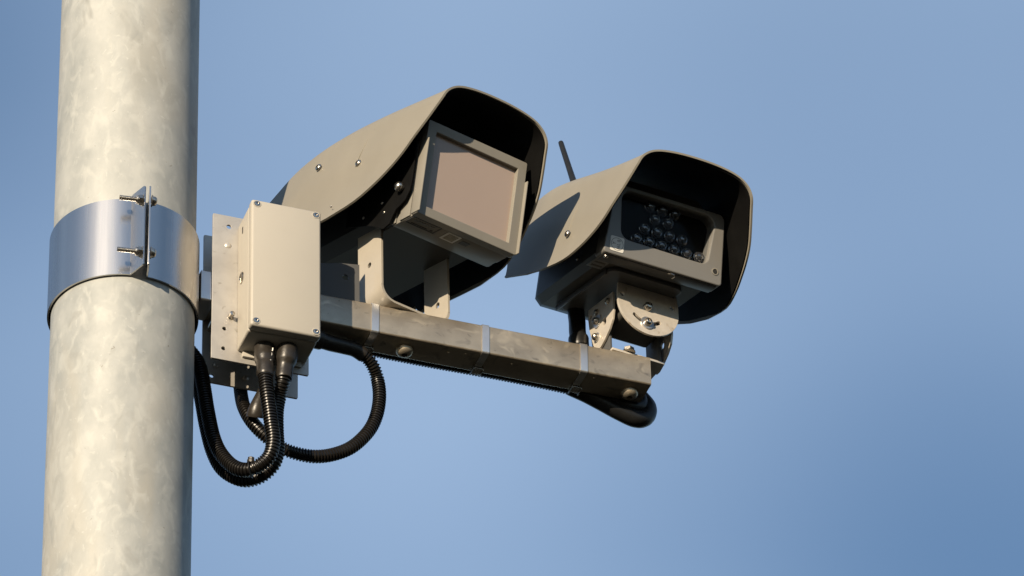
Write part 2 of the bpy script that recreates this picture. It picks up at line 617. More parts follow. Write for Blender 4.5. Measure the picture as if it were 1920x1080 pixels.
# ------------------------------------------------------------------ mounting plates either side of the arm
def mount_plate(v0, u0, u1, w0, w1, holes, label, slot=None):
    th = thing('mounting_plate', label, 'plate', fpos(FA, ((u0 + u1) / 2, v0, w0)), 'plates sandwiching the arm')
    Mx = sheet(FA, (1, 0, 0), (0, 0, 1), (0, 1, 0), (0, v0, 0))
    hs = [circ(x, y, r, 16) for x, y, r in holes]
    link('flat_plate', plate(rrect(u0, u1, w0, w1, 0.002, 3), hs, 0.004, Mx), M['zinc'], th)
    return th

fp = mount_plate(0.0312, 0.1455, 0.316, -0.1525, 0.1525, [(0.1736, 0.1298, 0.0048), (0.1675, -0.0879, 0.0042), (0.1662, -0.1294, 0.0042)],
                 'pale zinc plate with holes, in front of the arm behind the grey box')
bp_ = mount_plate(-0.0352, 0.1495, 0.318, -0.1535, 0.1555, [(0.166, -0.140, 0.0042), (0.300, 0.13, 0.0042)],
                  'zinc plate in shadow behind the arm, nearest the pole')
b = MB(FA)
b.lathe([(0.0062, 0), (0.006, 0.001), (0.0042, 0.0026), (0.0022, 0.003)], (0.1722, 0.0345, 0.0893), (0, 1, 0), 16)
b.obj('rivet', M['zinc'], fp)
b = MB(FA)
b.lathe([(0.0055, 0), (0.0055, 0.002), (0.004, 0.004), (0.0035, 0.009), (0.0045, 0.0095), (0.0045, 0.013), (0.002, 0.014)], (0.178, 0.0345, -0.0618), (0, 1, 0), 16)
b.obj('bolt', M['bolt'], fp)
for u, w in ((0.2255, -0.133), (0.172, 0.12), (0.172, -0.118)):
    b = MB(FA)
    b.lathe([(0.0055, 0), (0.0052, 0.001), (0.0035, 0.0026), (0.002, 0.003)], (u, -0.0305, w), (0, 1, 0), 16)
    b.obj('rivet', M['zinc'], bp_)
for u in (0.160, 0.305):
    for w in (0.045, -0.045):
        b = MB(FA)
        b.cyl((u, -0.0445, w), (u, 0.030, w), 0.0045, n=12)
        b.cyl((u, -0.0425, w), (u, -0.0348, w), 0.009, n=6)
        b.obj('bolt', M['bolt'], bp_)

# ------------------------------------------------------------------ junction box
U0, U1, V0, V1, Q0, Q1 = 0.1885, 0.3120, 0.0350, 0.1180, -0.1320, 0.1335
jb = thing('junction_box', 'beige rectangular junction box with four corner screws, beside the pole', 'junction box', fpos(FA, ((U0 + U1) / 2, V0, Q0)))
b = MB(FA)
b.box((U0 + 0.001, V0, Q0 + 0.001), (U1 - 0.001, V1 - 0.020, Q1 - 0.001), 0.004, 3)
b.obj('box_body', M['box'], jb)
b = MB(FA)
b.box((U0, V1 - 0.0192, Q0), (U1, V1, Q1), 0.0045, 3)
b.obj('lid', M['box'], jb)
# mounting feet behind the box
b = MB(FA)
b.box((U0 + 0.010, V0 - 0.0003, Q0 - 0.010), (U1 - 0.010, V0 + 0.006, Q0 + 0.0008), 0.0015)
b.obj('foot', M['box'], jb)
for u in (U0 + 0.0095, U1 - 0.0095):
    for w in (Q0 + 0.0095, Q1 - 0.0095):
        b = MB(FA)
        b.lathe([(0.0072, 0), (0.0070, 0.0007), (0.0055, 0.0008), (0.0054, 0.0001)], (u, V1 - 0.0001, w), (0, 1, 0), 20)
        so = b.obj('screw_well', M['box'], jb)
        b = MB(FA)
        b.lathe([(0.0051, 0), (0.0049, 0.0012), (0.003, 0.0016), (0.0021, 0.0017), (0.002, 0.0005)], (u, V1 + 0.0001, w), (0, 1, 0), 18)
        b.obj('screw', M['bolt'], so)
# plug and slot on the side of the box
b = MB(FA)
b.lathe([(0.0105, 0), (0.0105, 0.0015), (0.0085, 0.003), (0.0055, 0.0035), (0.005, 0.0015)], (U0 + 0.001, 0.062, 0.005), (-1, 0, 0), 24)
b.obj('plug', M['bolt'], jb)
b = MB(FA)
b.box((U0 + 0.0002, 0.061, 0.098), (U0 + 0.003, 0.066, 0.112), 0.0012)
b.obj('slot', M['socket'], jb)

def gland(u, v, top, bot, ubot, vbot, name='cable_gland'):
    """heat shrink sleeve running from the box bottom to the conduit"""
    n = 26
    pts, rad = [], []
    for k in range(n + 1):
        t_ = k / n
        e = t_ * t_ * (3 - 2 * t_)
        pts.append((u + (ubot - u) * e, v + (vbot - v) * e, top + (bot - top) * t_))
        base = 0.0178 if t_ < 0.42 else (0.0178 - 0.0032 * min(1, (t_ - 0.42) / 0.16))
        rad.append(base * (1 + 0.02 * sin(9 * t_ + u * 90)) * (0.93 if k in (0, n) else 1))
    b = MB(FA)
    b.tube(pts, rad, 22)
    return b.obj(name, M['shrink'], jb)

gland(0.2290, 0.0640, Q0 - 0.0005, -0.199, 0.2285, 0.0715)
gland(0.2665, 0.0740, Q0 - 0.0005, -0.194, 0.2625, 0.066)
# wrinkled seam on the first sleeve
b = MB(FA)
pts = [(0.2385 - 0.008 * k / 12 + 0.0010 * sin(k * 2.1), 0.0802 + 0.0018 * cos(k * 1.7), -0.145 - 0.045 * k / 12) for k in range(13)]
b.tube(pts, [0.0012 + 0.0005 * (k % 2) for k in range(13)], 8)
b.obj('seam', M['zinc'], jb)

# ------------------------------------------------------------------ corrugated conduits
def conduit(name, pts, r, label, pitch=0.0054, plain=False, group='black corrugated conduits'):
    th = thing(name, label, 'conduit', fpos(FA, pts[0]), group)
    P = spline(pts, pitch / 4)
    rad = []
    for i in range(len(P)):
        rad.append(r * (1.0, 1.0, 0.80, 0.80)[i % 4] if not plain else r)
    b = MB(FA)
    b.tube(P, rad, 16)
    b.obj('ribbed_tube', M['conduit'], th, 25)
    return th, P

def sleeve(th, pts, r, name='heat_shrink_sleeve', mat='shrink'):
    P = spline(pts, 0.003)
    n = len(P)
    rad = [r[0] + (r[1] - r[0]) * i / (n - 1) for i in range(n)]
    rad[0] *= 0.94
    rad[-1] *= 0.94
    b = MB(FA)
    b.tube(P, rad, 18)
    return b.obj(name, M[mat], th)

c1 = [(0.2284, 0.0720, -0.192), (0.2284, 0.0745, -0.2083), (0.2312, 0.075, -0.2388), (0.2394, 0.070, -0.288), (0.2449, 0.065, -0.3268), (0.2385, 0.055, -0.3542), (0.2141, 0.040, -0.3705),
      (0.1926, 0.020, -0.3574), (0.1753, 0.000, -0.3217), (0.164, -0.010, -0.2825), (0.1562, -0.020, -0.2226), (0.1495, -0.025, -0.1655), (0.1410, -0.030, -0.1192), (0.1200, -0.035, -0.0860), (0.1000, -0.036, -0.070)]
t1, P1 = conduit('corrugated_conduit', c1, 0.0125, 'black ribbed conduit in front, looping from the first box gland to the pole')
c2 = [(0.2630, 0.066, -0.188), (0.2618, 0.062, -0.1985), (0.2600, 0.050, -0.2163), (0.2575, 0.042, -0.2433), (0.2597, 0.035, -0.2815), (0.2628, 0.030, -0.3154), (0.2570, 0.022, -0.3420), (0.2400, 0.006, -0.3570), (0.2157, -0.012, -0.3560),
      (0.1890, -0.030, -0.3300), (0.1735, -0.040, -0.2900), (0.1625, -0.046, -0.234), (0.1545, -0.050, -0.1770), (0.1460, -0.056, -0.1228), (0.1200, -0.062, -0.0900), (0.0980, -0.060, -0.075)]
t2, P2 = conduit('corrugated_conduit', c2, 0.0130, 'black ribbed conduit behind, hanging in a loop from the second box gland')
cB = [(0.4143, -0.012, -0.0440), (0.4312, -0.014, -0.0505), (0.4478, -0.02, -0.0630), (0.4605, -0.03, -0.0842), (0.4635, -0.03, -0.1209), (0.4575, -0.03, -0.1611), (0.4425, -0.03, -0.1976), (0.4138, -0.03, -0.2347),
      (0.3807, -0.03, -0.2573), (0.3477, -0.03, -0.2688), (0.3148, -0.03, -0.2693), (0.2867, -0.03, -0.2622), (0.2585, -0.03, -0.243), (0.2383, -0.035, -0.2165), (0.2281, -0.045, -0.1842), (0.2268, -0.06, -0.1464), (0.2246, -0.062, -0.1078), (0.224, -0.062, -0.07)]
t3, P3 = conduit('corrugated_conduit', cB, 0.0118, 'black ribbed conduit bending in a wide circle below the arm')
sleeve(t3, [(0.318, 0.004, -0.0475), (0.340, 0.003, -0.0480), (0.352, 0.002, -0.0482)], (0.0175, 0.0172))
sleeve(t3, [(0.350, 0.002, -0.0482), (0.3700, -0.002, -0.0478), (0.3950, -0.006, -0.0460), (0.4143, -0.010, -0.0452), (0.4330, -0.014, -0.0525)], (0.0142, 0.0128))
sleeve(t3, [(0.2490, 0.000, -0.1700), (0.2440, -0.006, -0.1900), (0.2400, -0.012, -0.2080), (0.2400, -0.020, -0.2200)], (0.0085, 0.0165))
b = MB(FA)
b.box((0.222, -0.0505, -0.185), (0.2255, -0.0445, -0.160), 0.001)
b.obj('tag', M['sticker'], t3)
cC = [(0.44, -0.0430, -0.0120), (0.55, -0.0430, -0.0130), (0.67, -0.0430, -0.0115), (0.78, -0.0430, -0.0125), (0.8200, -0.043, -0.0150), (0.8450, -0.0435, -0.0220), (0.8750, -0.044, -0.0335), (0.9060, -0.0445, -0.0450), (0.9375, -0.047, -0.0516), (0.9576, -0.051, -0.0404), (0.9635, -0.054, -0.0194), (0.9480, -0.060, 0.0050), (0.920, -0.066, 0.030), (0.895, -0.075, 0.075), (0.890, -0.085, 0.13), (0.890, -0.085, 0.17)]
t4, P4 = conduit('corrugated_conduit', cC, 0.0125, 'black conduit strapped along the back of the arm, drooping at its outer end')
sleeve(t4, [(0.8150, -0.0432, -0.0140), (0.8450, -0.0435, -0.0220), (0.8750, -0.044, -0.0325), (0.9060, -0.0445, -0.0440), (0.9375, -0.047, -0.0506), (0.9576, -0.051, -0.0400), (0.9635, -0.054, -0.0170), (0.9500, -0.060, 0.0080)], (0.0128, 0.0172), mat='black')
sleeve(t4, [(0.8500, -0.0440, -0.0120), (0.8900, -0.044, -0.0220), (0.9250, -0.045, -0.0290), (0.9470, -0.048, -0.0200), (0.9520, -0.054, 0.0000)], (0.0140, 0.0145), name='cable', mat='black')
cD = [(0.8440, -0.075, 0.190), (0.8430, -0.066, 0.1527), (0.8400, -0.058, 0.1224), (0.8400, -0.052, 0.0965), (0.8420, -0.050, 0.0657), (0.8500, -0.050, 0.020), (0.866, -0.048, -0.020), (0.892, -0.045, -0.030)]
t5, P5 = conduit('corrugated_conduit', cD, 0.0150, 'thick black conduit dropping from the underside of the small camera to the arm', plain=True)
sleeve(t5, [(0.8400, -0.054, 0.106), (0.8395, -0.052, 0.0965), (0.8410, -0.050, 0.080)], (0.0185, 0.0165), mat='black')
# small tie head on the front loop
ct = thing('tie_head', 'small dark tie knob on top of the front conduit loop', 'cable tie', fpos(FA, (0.2135, 0.042, -0.358)))
b = MB(FA)
b.lathe([(0.0065, 0), (0.0065, 0.004), (0.0055, 0.006), (0.0055, 0.009), (0.0035, 0.010)], (0.2135, 0.0420, -0.3585), (0, 0.35, 1), 8)
b.obj('knob', M['shrink'], ct)
b = MB(FA)
cen, tang = Vector((0.2141, 0.0400, -0.3705)), Vector((0.0300, 0.02, 0.0020)).normalized()
e1 = tang.orthogonal().normalized()
e2 = tang.cross(e1)
ring = [cen + (e1 * cos(2 * pi * k / 28) + e2 * sin(2 * pi * k / 28)) * 0.0135 for k in range(29)]
b.tube(ring, 0.0013, 8)
b.obj('strap', M['black'], ct)

# ------------------------------------------------------------------ mounting bracket under the large camera
br1 = thing('mounting_bracket', 'pale steel U bracket holding up the larger camera on the arm', 'bracket', fpos(B1, (0, 0, 0)))
T1 = 0.0045
RB = 0.030
b = MB(B1)
path = []
for k in range(9):
    t_ = radians(180 + 90 * k / 8)
    path.append((-0.073 + RB + RB * cos(t_), 0.0005 + RB + RB * sin(t_)))
pth2 = [(-x, z) for x, z in reversed(path)]
full = path + pth2
inner = []
for k in range(9):
    t_ = radians(180 + 90 * k / 8)
    inner.append((-0.073 + RB + (RB - T1) * cos(t_), 0.0005 + RB + (RB - T1) * sin(t_)))
inner = inner + [(-x, z) for x, z in reversed(inner)]
Y0, Y1 = -0.0335, 0.0335
rings = []
for (xo, zo), (xi, zi) in zip(full, inner):
    rings.append([(xo, Y0, zo), (xo, Y1, zo), (xi, Y1, zi), (xi, Y0, zi)])
b.loft(rings)
b.obj('base', M['bracket'], br1, 20)
for sx in (-1, 1):
    zt = 0.162
    ol = [(Y0, RB + 0.0005), (Y1, RB + 0.0005), (Y1, zt - 0.004), (Y1 - 0.004, zt), (Y0 + 0.004, zt + 0.010), (Y0, zt + 0.006)]
    x0 = -0.073 if sx < 0 else 0.073 - T1
    Mx = sheet(B1, (0, 1, 0), (0, 0, 1), (1, 0, 0), (x0, 0, 0))
    link('leg', plate(ol, [circ(-0.001, 0.090, 0.0058, 18)] if sx < 0 else [circ(0.004, 0.062, 0.0062, 18)], T1, Mx), M['bracket'], br1)
b = MB(B1)
b.lathe([(0.013, 0), (0.013, 0.002)], (0, 0.0, 0.0052), (0, 0, 1), 20)
b.cyl((0, 0, 0.0074), (0, 0, 0.0164), 0.0115, n=6, ch=0.001)
b.cyl((0, 0, 0.0164), (0, 0, 0.0230), 0.0055, n=14)
b.obj('nut', M['bolt'], br1)
# upright plate beside it
ap = thing('angle_plate', 'dark upright plate with one hole on the arm behind the grey box', 'plate', fpos(FA, (0.38, 0, 0.03)))
Mx = sheet(FA, (1, 0, 0), (0, 0, 1), (0, 1, 0), (0, 0.018, 0))
link('upright', plate([(0.316, 0.0300), (0.4115, 0.0300), (0.4115, 0.1130), (0.38, 0.1090), (0.345, 0.1010), (0.316, 0.098)], [circ(0.3868, 0.0806, 0.0062, 18)], 0.004, Mx), M['grey'], ap)
b = MB(FA)
b.box((0.316, -0.020, 0.0298), (0.4115, 0.0177, 0.0335), 0.0008)
b.obj('foot', M['grey'], ap)

# ------------------------------------------------------------------ camera hood (a flared shell, open below, cut back at the sides)
SEC = [(0.0, 0.1590), (0.024, 0.1585), (0.048, 0.1565), (0.070, 0.1525), (0.087, 0.1465), (0.100, 0.1375), (0.1085, 0.1270), (0.1140, 0.1140), (0.1195, 0.0960),
       (0.1280, 0.0680), (0.1365, 0.0400), (0.1420, 0.0150), (0.1475, -0.0080), (0.1550, -0.0320), (0.1625, -0.0520), (0.1665, -0.0610)]
RIM = [0.050, 0.050, 0.050, 0.0505, 0.051, 0.0515, 0.0515, 0.0505, 0.042, 0.028, 0.012, -0.006, -0.030, -0.064, -0.110, -0.185]

def catmull(vals, n):
    o = []
    P = [tuple(2 * a - b_ for a, b_ in zip(vals[0], vals[1]))] + list(vals) + [tuple(2 * a - b_ for a, b_ in zip(vals[-1], vals[-2]))]
    for i in range(1, len(P) - 2):
        for k in range(n):
            t_ = k / n
            o.append(tuple(0.5 * (2 * b_ + (c - a) * t_ + (2 * a - 5 * b_ + 4 * c - d) * t_ ** 2 + (3 * b_ - a - 3 * c + d) * t_ ** 3) for a, b_, c, d in zip(P[i - 1], P[i], P[i + 1], P[i + 2])))
    o.append(tuple(vals[-1]))
    return o

SR = catmull([(x, z, y) for (x, z), y in zip(SEC, RIM)], 3)

def lerp_tab(tab, y):
    for (ya, va), (yb, vb) in zip(tab, tab[1:]):
        if ya >= y >= yb:
            t_ = (ya - y) / (ya - yb)
            return va + (vb - va) * t_
    return tab[0][1] if y > tab[0][0] else tab[-1][1]

def smooth_tab(tab, y):
    return sum(lerp_tab(tab, y + d) for d in (-0.03, -0.015, 0, 0.015, 0.03)) / 5

def hood_pts(off, dy, zt, xt, rear, smax, front_in, lw, rl, ny=26):
    """grid over the whole section from one lip to the other; off = inward offset"""
    n = len(SR)
    kmax = int(round((n - 1) * smax))
    half = SR[:kmax + 1]
    nor = []
    for i in range(len(half)):
        a, c = SR[max(i - 1, 0)], SR[min(i + 1, n - 1)]
        dx, dz = c[0] - a[0], c[1] - a[1]
        l = math.hypot(dx, dz)
        nor.append((dz / l, -dx / l))           # inward
    if True:
        nor[0] = (0, -1)
    rows = []
    idx = [(-1, i) for i in range(len(half) - 1, 0, -1)] + [(1, i) for i in range(len(half))]
    for sgn, i in idx:
        x, z, yf = half[i]
        nx, nz = nor[i]
        row = []
        for j in range(ny + 1):
            t_ = j / ny
            cut = max(0.0, min(1.0, (0.08 - z) / 0.136))
            rr_ = rear + (rl - rear) * cut
            yl = (yf - front_in) + (rr_ - (yf - front_in)) * (t_ ** 1.15)
            wz = lw + (1 - lw) * max(0.0, min(1.0, (z + 0.056) / 0.12))
            sc = smooth_tab(xt, yl)
            X = (x + nx * off) * sc
            Zz = (z + nz * off) + smooth_tab(zt, yl) * (wz if yl > -0.36 else 1)
            if lw == 1.0 and z < 0.03:
                tgt = -0.082 + 0.33 * max(0.0, -0.13 - (yl + dy))
                Zz += max(0.0, tgt + 0.056 - smooth_tab(zt, yl)) * min(1.0, (0.03 - z) / 0.086) * max(0.0, min(1.0, (-0.18 - yl) / 0.05))
            row.append((sgn * X, yl + dy, Zz))
        rows.append(row)
    return rows

def shell(b, outer, inner):
    nr, nc = len(outer), len(outer[0])
    vv = [p for r in outer for p in r] + [p for r in inner for p in r]
    o = lambda i, j: i * nc + j
    q = lambda i, j: nr * nc + i * nc + j
    ff = []
    for i in range(nr - 1):
        for j in range(nc - 1):
            ff.append((o(i, j), o(i, j + 1), o(i + 1, j + 1), o(i + 1, j)))
            ff.append((q(i, j), q(i + 1, j), q(i + 1, j + 1), q(i, j + 1)))
    for i in range(nr - 1):
        for j in (0, nc - 1):
            ff.append((o(i, j), o(i + 1, j), q(i + 1, j), q(i, j)))
    for j in range(nc - 1):
        for i in (0, nr - 1):
            ff.append((o(i, j), q(i, j), q(i, j + 1), o(i, j + 1)))
    b._add(vv, ff)

def build_hood(root, F, dy, zt, xt, rear, lw, rl):
    b = MB(F)
    shell(b, hood_pts(0, dy, zt, xt, rear, 1.0, 0, lw, rl), hood_pts(0.0035, dy, zt, xt, rear, 1.0, 0, lw, rl))
    h = b.obj('sun_hood', M['hood'], root, 50)
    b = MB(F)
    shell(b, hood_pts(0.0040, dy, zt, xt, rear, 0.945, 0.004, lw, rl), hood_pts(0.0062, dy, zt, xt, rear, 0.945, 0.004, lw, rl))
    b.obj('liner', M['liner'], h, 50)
    return h

Z1 = [(0.1, 0.0), (0.05, 0.0), (-0.04, 0.008), (-0.13, 0.016), (-0.23, 0.021), (-0.33, 0.021), (-0.42, 0.010), (-0.52, -0.022), (-0.6, -0.05)]
X1 = [(0.1, 1.0), (-0.25, 1.0), (-0.4, 0.96), (-0.55, 0.85)]
Z2 = [(0.1, -0.066), (0.05, -0.066), (-0.06, -0.046), (-0.14, -0.029), (-0.26, 0.000), (-0.33, 0.014), (-0.42, 0.008), (-0.52, -0.020), (-0.6, -0.04)]
X2 = [(0.1, 1.0), (-0.25, 1.0), (-0.4, 0.95), (-0.55, 0.85)]

def rr_ring(x0, x1, z0, z1, r, y, ch=None, n=5):
    return [(p[0], y, p[1]) for p in rrect(x0, x1, z0, z1, r, n)]

def hood_rib(root, F, dy, zt, xt, y, z0, z1, sgn=-1):
    rows = [(x, z) for x, z, _ in SR if z0 - smooth_tab(zt, y - dy) <= z <= z1 - smooth_tab(zt, y - dy)]
    pts = [(sgn * (x * smooth_tab(xt, y - dy)), y, z + smooth_tab(zt, y - dy)) for x, z in rows]
    b = MB(F)
    b.tube(pts, [0.0002] + [0.0009] * (len(pts) - 2) + [0.0002], 8)
    b.obj('rib', M['hood'], root)

# ------------------------------------------------------------------ large camera
c1o = thing('traffic_camera', 'larger hooded traffic camera with a square brown window, next to the pole', 'camera', fpos(F1, (0, -0.2, -0.07)), 'hooded cameras on the arm')
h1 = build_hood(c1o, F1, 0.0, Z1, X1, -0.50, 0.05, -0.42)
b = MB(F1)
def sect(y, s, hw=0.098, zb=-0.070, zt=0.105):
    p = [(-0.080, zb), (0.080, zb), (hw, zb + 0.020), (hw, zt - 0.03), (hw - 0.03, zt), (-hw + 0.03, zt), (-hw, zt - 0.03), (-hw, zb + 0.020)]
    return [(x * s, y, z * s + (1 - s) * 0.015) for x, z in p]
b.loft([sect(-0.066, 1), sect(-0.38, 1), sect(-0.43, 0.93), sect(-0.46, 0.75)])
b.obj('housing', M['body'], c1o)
# front collar and window frame
b = MB(F1)
b.box((-0.1005, -0.0715, -0.0884), (0.1005, -0.0107, 0.0880), 0.0010)
for sx in (-1, 1):
    for y0, y1 in ((-0.0715, -0.0600), (-0.0480, -0.0180)):
        xa, xb = sorted((sx * 0.1007, sx * 0.1035))
        b.box((xa, y0, -0.0870), (xb, y1, 0.0870), 0.0008)
b.obj('collar', M['frame'], c1o)
fw = plate(rrect(-0.1045, 0.1045, -0.0890, 0.0890, 0.002, 3), [rrect(-0.0885, 0.0885, -0.0735, 0.0735, 0.002, 3)], 0.0175, sheet(F1, (1, 0, 0), (0, 0, 1), (0, 1, 0), (0, -0.0105, 0)), 0.0012)
link('window_frame', fw, M['frame'], c1o)
b = MB(F1)
b.box((-0.0883, -0.009, -0.0733), (0.0883, -0.0015, 0.0733))
b.obj('window', M['glass'], c1o)
# clips on the right side of the frame
b = MB(F1)
for z0, z1 in ((-0.065, -0.02), (0.005, 0.04)):
    b.box((0.1070, -0.006, z0), (0.1095, 0.0055, z1), 0.0008)
b.obj('clip', M['frame'], c1o)
# raised side lips of the frame, standing proud of the window
for sx in (-1, 1):
    xa, xb = sorted((sx * 0.1047, sx * 0.1068))
    b = MB(F1)
    b.box((xa, -0.0100, -0.0885), (xb, 0.0150, 0.0520), 0.0007)
    b.obj('side_lip', M['frame'], c1o)
# label plate and sticker under the collar
lp = plate(rrect(-0.098, -0.038, -0.040, -0.0125, 0.001, 2), [rrect(-0.0965, -0.0395, -0.0385, -0.0140, 0.001, 2)], 0.0010, sheet(F1, (1, 0, 0), (0, 1, 0), (0, 0, -1), (0, 0, -0.0886)), 0.0001)
lo = link('label_plate', lp, M['grey'], c1o)
b = MB(F1)
for k in range(7):
    b.box((-0.088 + k * 0.006, -0.027, -0.0893), (-0.0845 + k * 0.006, -0.0195, -0.0886))
b.obj('lettering', M['mark'], lo)
b = MB(F1)
b.lathe([(0.0028, 0), (0.0028, 0.0005)], (-0.046, -0.034, -0.0887), (0, 0, -1), 12)
b.box((-0.088, -0.0355, -0.0893), (-0.055, -0.0340, -0.0886))
b.obj('print', M['socket'], lo)
b = MB(F1)
b.box((-0.0225, -0.0430, -0.0895), (0.0055, -0.0135, -0.0886))
st = b.obj('sticker', M['sticker'], c1o)
b = MB(F1)
b.box((-0.0185, -0.0390, -0.0899), (0.0015, -0.0175, -0.0896))
b.obj('print', M['pale'], st)
b = MB(F1)
b.box((0.013, -0.036, -0.0891), (0.029, -0.022, -0.0886))
b.obj('faded_mark', M['grey'], c1o)
hood_rib(h1, F1, 0.0, Z1, X1, -0.157, 0.040, 0.110)
# side screws on the hood and the shiny knob in front of the housing
screw('screw', c1o, fpos(F1, (-0.1262, -0.300, 0.0965)), fdir(F1, (-1, 0, 0.25)), 0.0068)
screw('screw', c1o, fpos(F1, (-0.1378, -0.150, 0.0465)), fdir(F1, (-1, 0, 0.25)), 0.0068)
b = MB(F1)
b.lathe([(0.0062, 0), (0.0062, 0.003), (0.0085, 0.004), (0.0090, 0.008), (0.0075, 0.012), (0.0045, 0.0145), (0.001, 0.015)], (-0.1124, -0.0385, -0.031), (-1, 0, 0), 22)
b.obj('knob', M['bolt'], c1o)
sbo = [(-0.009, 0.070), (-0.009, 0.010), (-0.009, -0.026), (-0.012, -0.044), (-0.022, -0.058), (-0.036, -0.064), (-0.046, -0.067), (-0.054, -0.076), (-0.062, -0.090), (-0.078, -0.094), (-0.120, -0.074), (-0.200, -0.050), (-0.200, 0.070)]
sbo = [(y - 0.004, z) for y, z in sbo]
link('dark_side_plate', plate(sbo, [], 0.003, sheet(F1, (0, 1, 0), (0, 0, 1), (1, 0, 0), (-0.1125, 0, 0)), 0.0006), M['liner'], c1o)  # near-black plate, outlined along the dark area of the housing side
for y, z in ((-0.085, -0.062), (-0.096, -0.040), (-0.150, -0.050)):
    screw('screw', c1o, fpos(F1, (-0.1124, y, z)), fdir(F1, (-1, 0, 0)), 0.0030)
for y in (-0.175, -0.235):
    screw('rivet', c1o, fpos(F1, (-0.1655, y, -0.0585 + smooth_tab(Z1, y))), fdir(F1, (-0.6, 0, -0.8)), 0.0022)

# ------------------------------------------------------------------ small camera with lamp array
c2o = thing('lamp_camera', 'smaller hooded camera with an array of round lamps, at the outer end of the arm', 'camera', fpos(F2, (0, -0.15, -0.08)), 'hooded cameras on the arm')
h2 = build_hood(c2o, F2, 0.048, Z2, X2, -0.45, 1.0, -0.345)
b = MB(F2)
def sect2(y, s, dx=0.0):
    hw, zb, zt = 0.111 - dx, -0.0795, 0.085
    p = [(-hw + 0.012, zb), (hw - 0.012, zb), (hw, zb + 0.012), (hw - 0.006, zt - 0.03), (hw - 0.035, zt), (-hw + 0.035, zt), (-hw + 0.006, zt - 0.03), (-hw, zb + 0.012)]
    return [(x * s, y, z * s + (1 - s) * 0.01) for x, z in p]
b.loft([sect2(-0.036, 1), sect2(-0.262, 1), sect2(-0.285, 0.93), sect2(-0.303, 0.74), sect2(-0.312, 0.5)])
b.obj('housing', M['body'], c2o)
# bezel
ol = []
for cx, cz, a0, r in ((0.1010, 0.0415, 0, 0.010), (-0.092, 0.0415, 90, 0.010), (-0.1095, -0.0755, 180, 0.004), (0.1100, -0.0755, 270, 0.004)):
    for k in range(6):
        t_ = radians(a0 + 18 * k)
        ol.append((cx + r * cos(t_), cz + r * sin(t_)))
hl = []
for cx, cz, a0, r in ((0.0735, 0.026, 0, 0.022), (-0.069, 0.026, 90, 0.022), (-0.068, -0.029, 180, 0.020), (0.0710, -0.033, 270, 0.018)):
    for k in range(9):
        t_ = radians(a0 + 11.25 * k)
        hl.append((cx + r * cos(t_), cz + r * sin(t_)))
link('bezel', plate(ol, [hl], 0.034, sheet(F2, (1, 0, 0), (0, 0, 1), (0, 1, 0), (0, -0.0335, 0)), 0.0022), M['bezel'], c2o)
b = MB(F2)
b.box((-0.098, -0.0280, -0.060), (0.098, -0.0265, 0.055))
b.obj('lamp_board', M['liner'], c2o)
b = MB(F2)
b.box((-0.093, -0.0160, -0.0545), (0.090, -0.0140, 0.0505))
# pane sits in the opening
b.bm.free()
pm = plate([(x * 0.985, z * 0.985) for x, z in hl], [], 0.0016, sheet(F2, (1, 0, 0), (0, 0, 1), (0, 1, 0), (0, -0.0110, 0)), 0.0001)
link('pane', pm, M['pane'], c2o)
LD = MB()
LD.lathe([(1.05, 0), (1.05, 0.25), (0.98, 0.55), (0.86, 0.62), (0.84, 0.95), (0.70, 1.12), (0.60, 1.10), (0.55, 1.30), (0.30, 1.42), (0.02, 1.45)], (0, 0, 0), (0, 0, 1), 18)
LDm = LD.data('lamp', 20)
LDm.materials.append(M['lens'])
leds = [(-0.0450 + 0.0248 * k, -0.0285) for k in range(6)] + [(-0.0310 + 0.0248 * k, -0.0060) for k in range(4)] + [(-0.0120, 0.0170), (0.0140, 0.0170)] + [(-0.024, 0.0385), (0.001, 0.0385), (0.0255, 0.0385)]
for x, z in leds:
    link('lamp', LDm, None, c2o, axis_frame(fpos(F2, (x, -0.0264, z)), fdir(F2, (0, 1, 0))) @ Matrix.Diagonal((0.0108, 0.0108, 0.0095, 1)))
# seam strip and latch under the bezel
b = MB(F2)
b.box((-0.1085, -0.034, -0.0835), (0.1095, -0.005, -0.0800), 0.0012)
b.obj('seal_strip', M['grey'], c2o)
b = MB(F2)
b.tube([(0.014, -0.006, -0.084), (0.018, -0.001, -0.0855), (0.023, 0.000, -0.0865), (0.026, -0.003, -0.089), (0.022, -0.006, -0.092)], 0.0010, 8)
b.obj('latch_hook', M['bolt'], c2o)
b = MB(F2)
b.lathe([(0.0068, 0), (0.0068, 0.001), (0.0050, 0.0012), (0.0046, 0.0002)], (0.1015, 0.0004, -0.0575), (0, 1, 0), 18)
rs = b.obj('screw_hole', M['frame'], c2o)
b = MB(F2)
b.lathe([(0.0042, 0), (0.0042, 0.0008)], (0.1015, 0.0004, -0.0575), (0, 1, 0), 14)
b.obj('socket', M['socket'], rs)
screw('screw', c2o, fpos(F2, (-0.1045, -0.012, -0.0836)), fdir(F2, (0, 0, -1)), 0.0042)
# small printed label under the housing
b = MB(F2)
b.box((-0.113, -0.070, -0.0812), (-0.084, -0.012, -0.0797), 0.0004)
lb = b.obj('label_plate', M['mark'], c2o)
b = MB(F2)
for k in range(3):
    b.box((-0.1085, -0.062 + 0.014 * k, -0.0817), (-0.0885, -0.057 + 0.014 * k, -0.0813))
b.obj('lettering', M['socket'], lb)
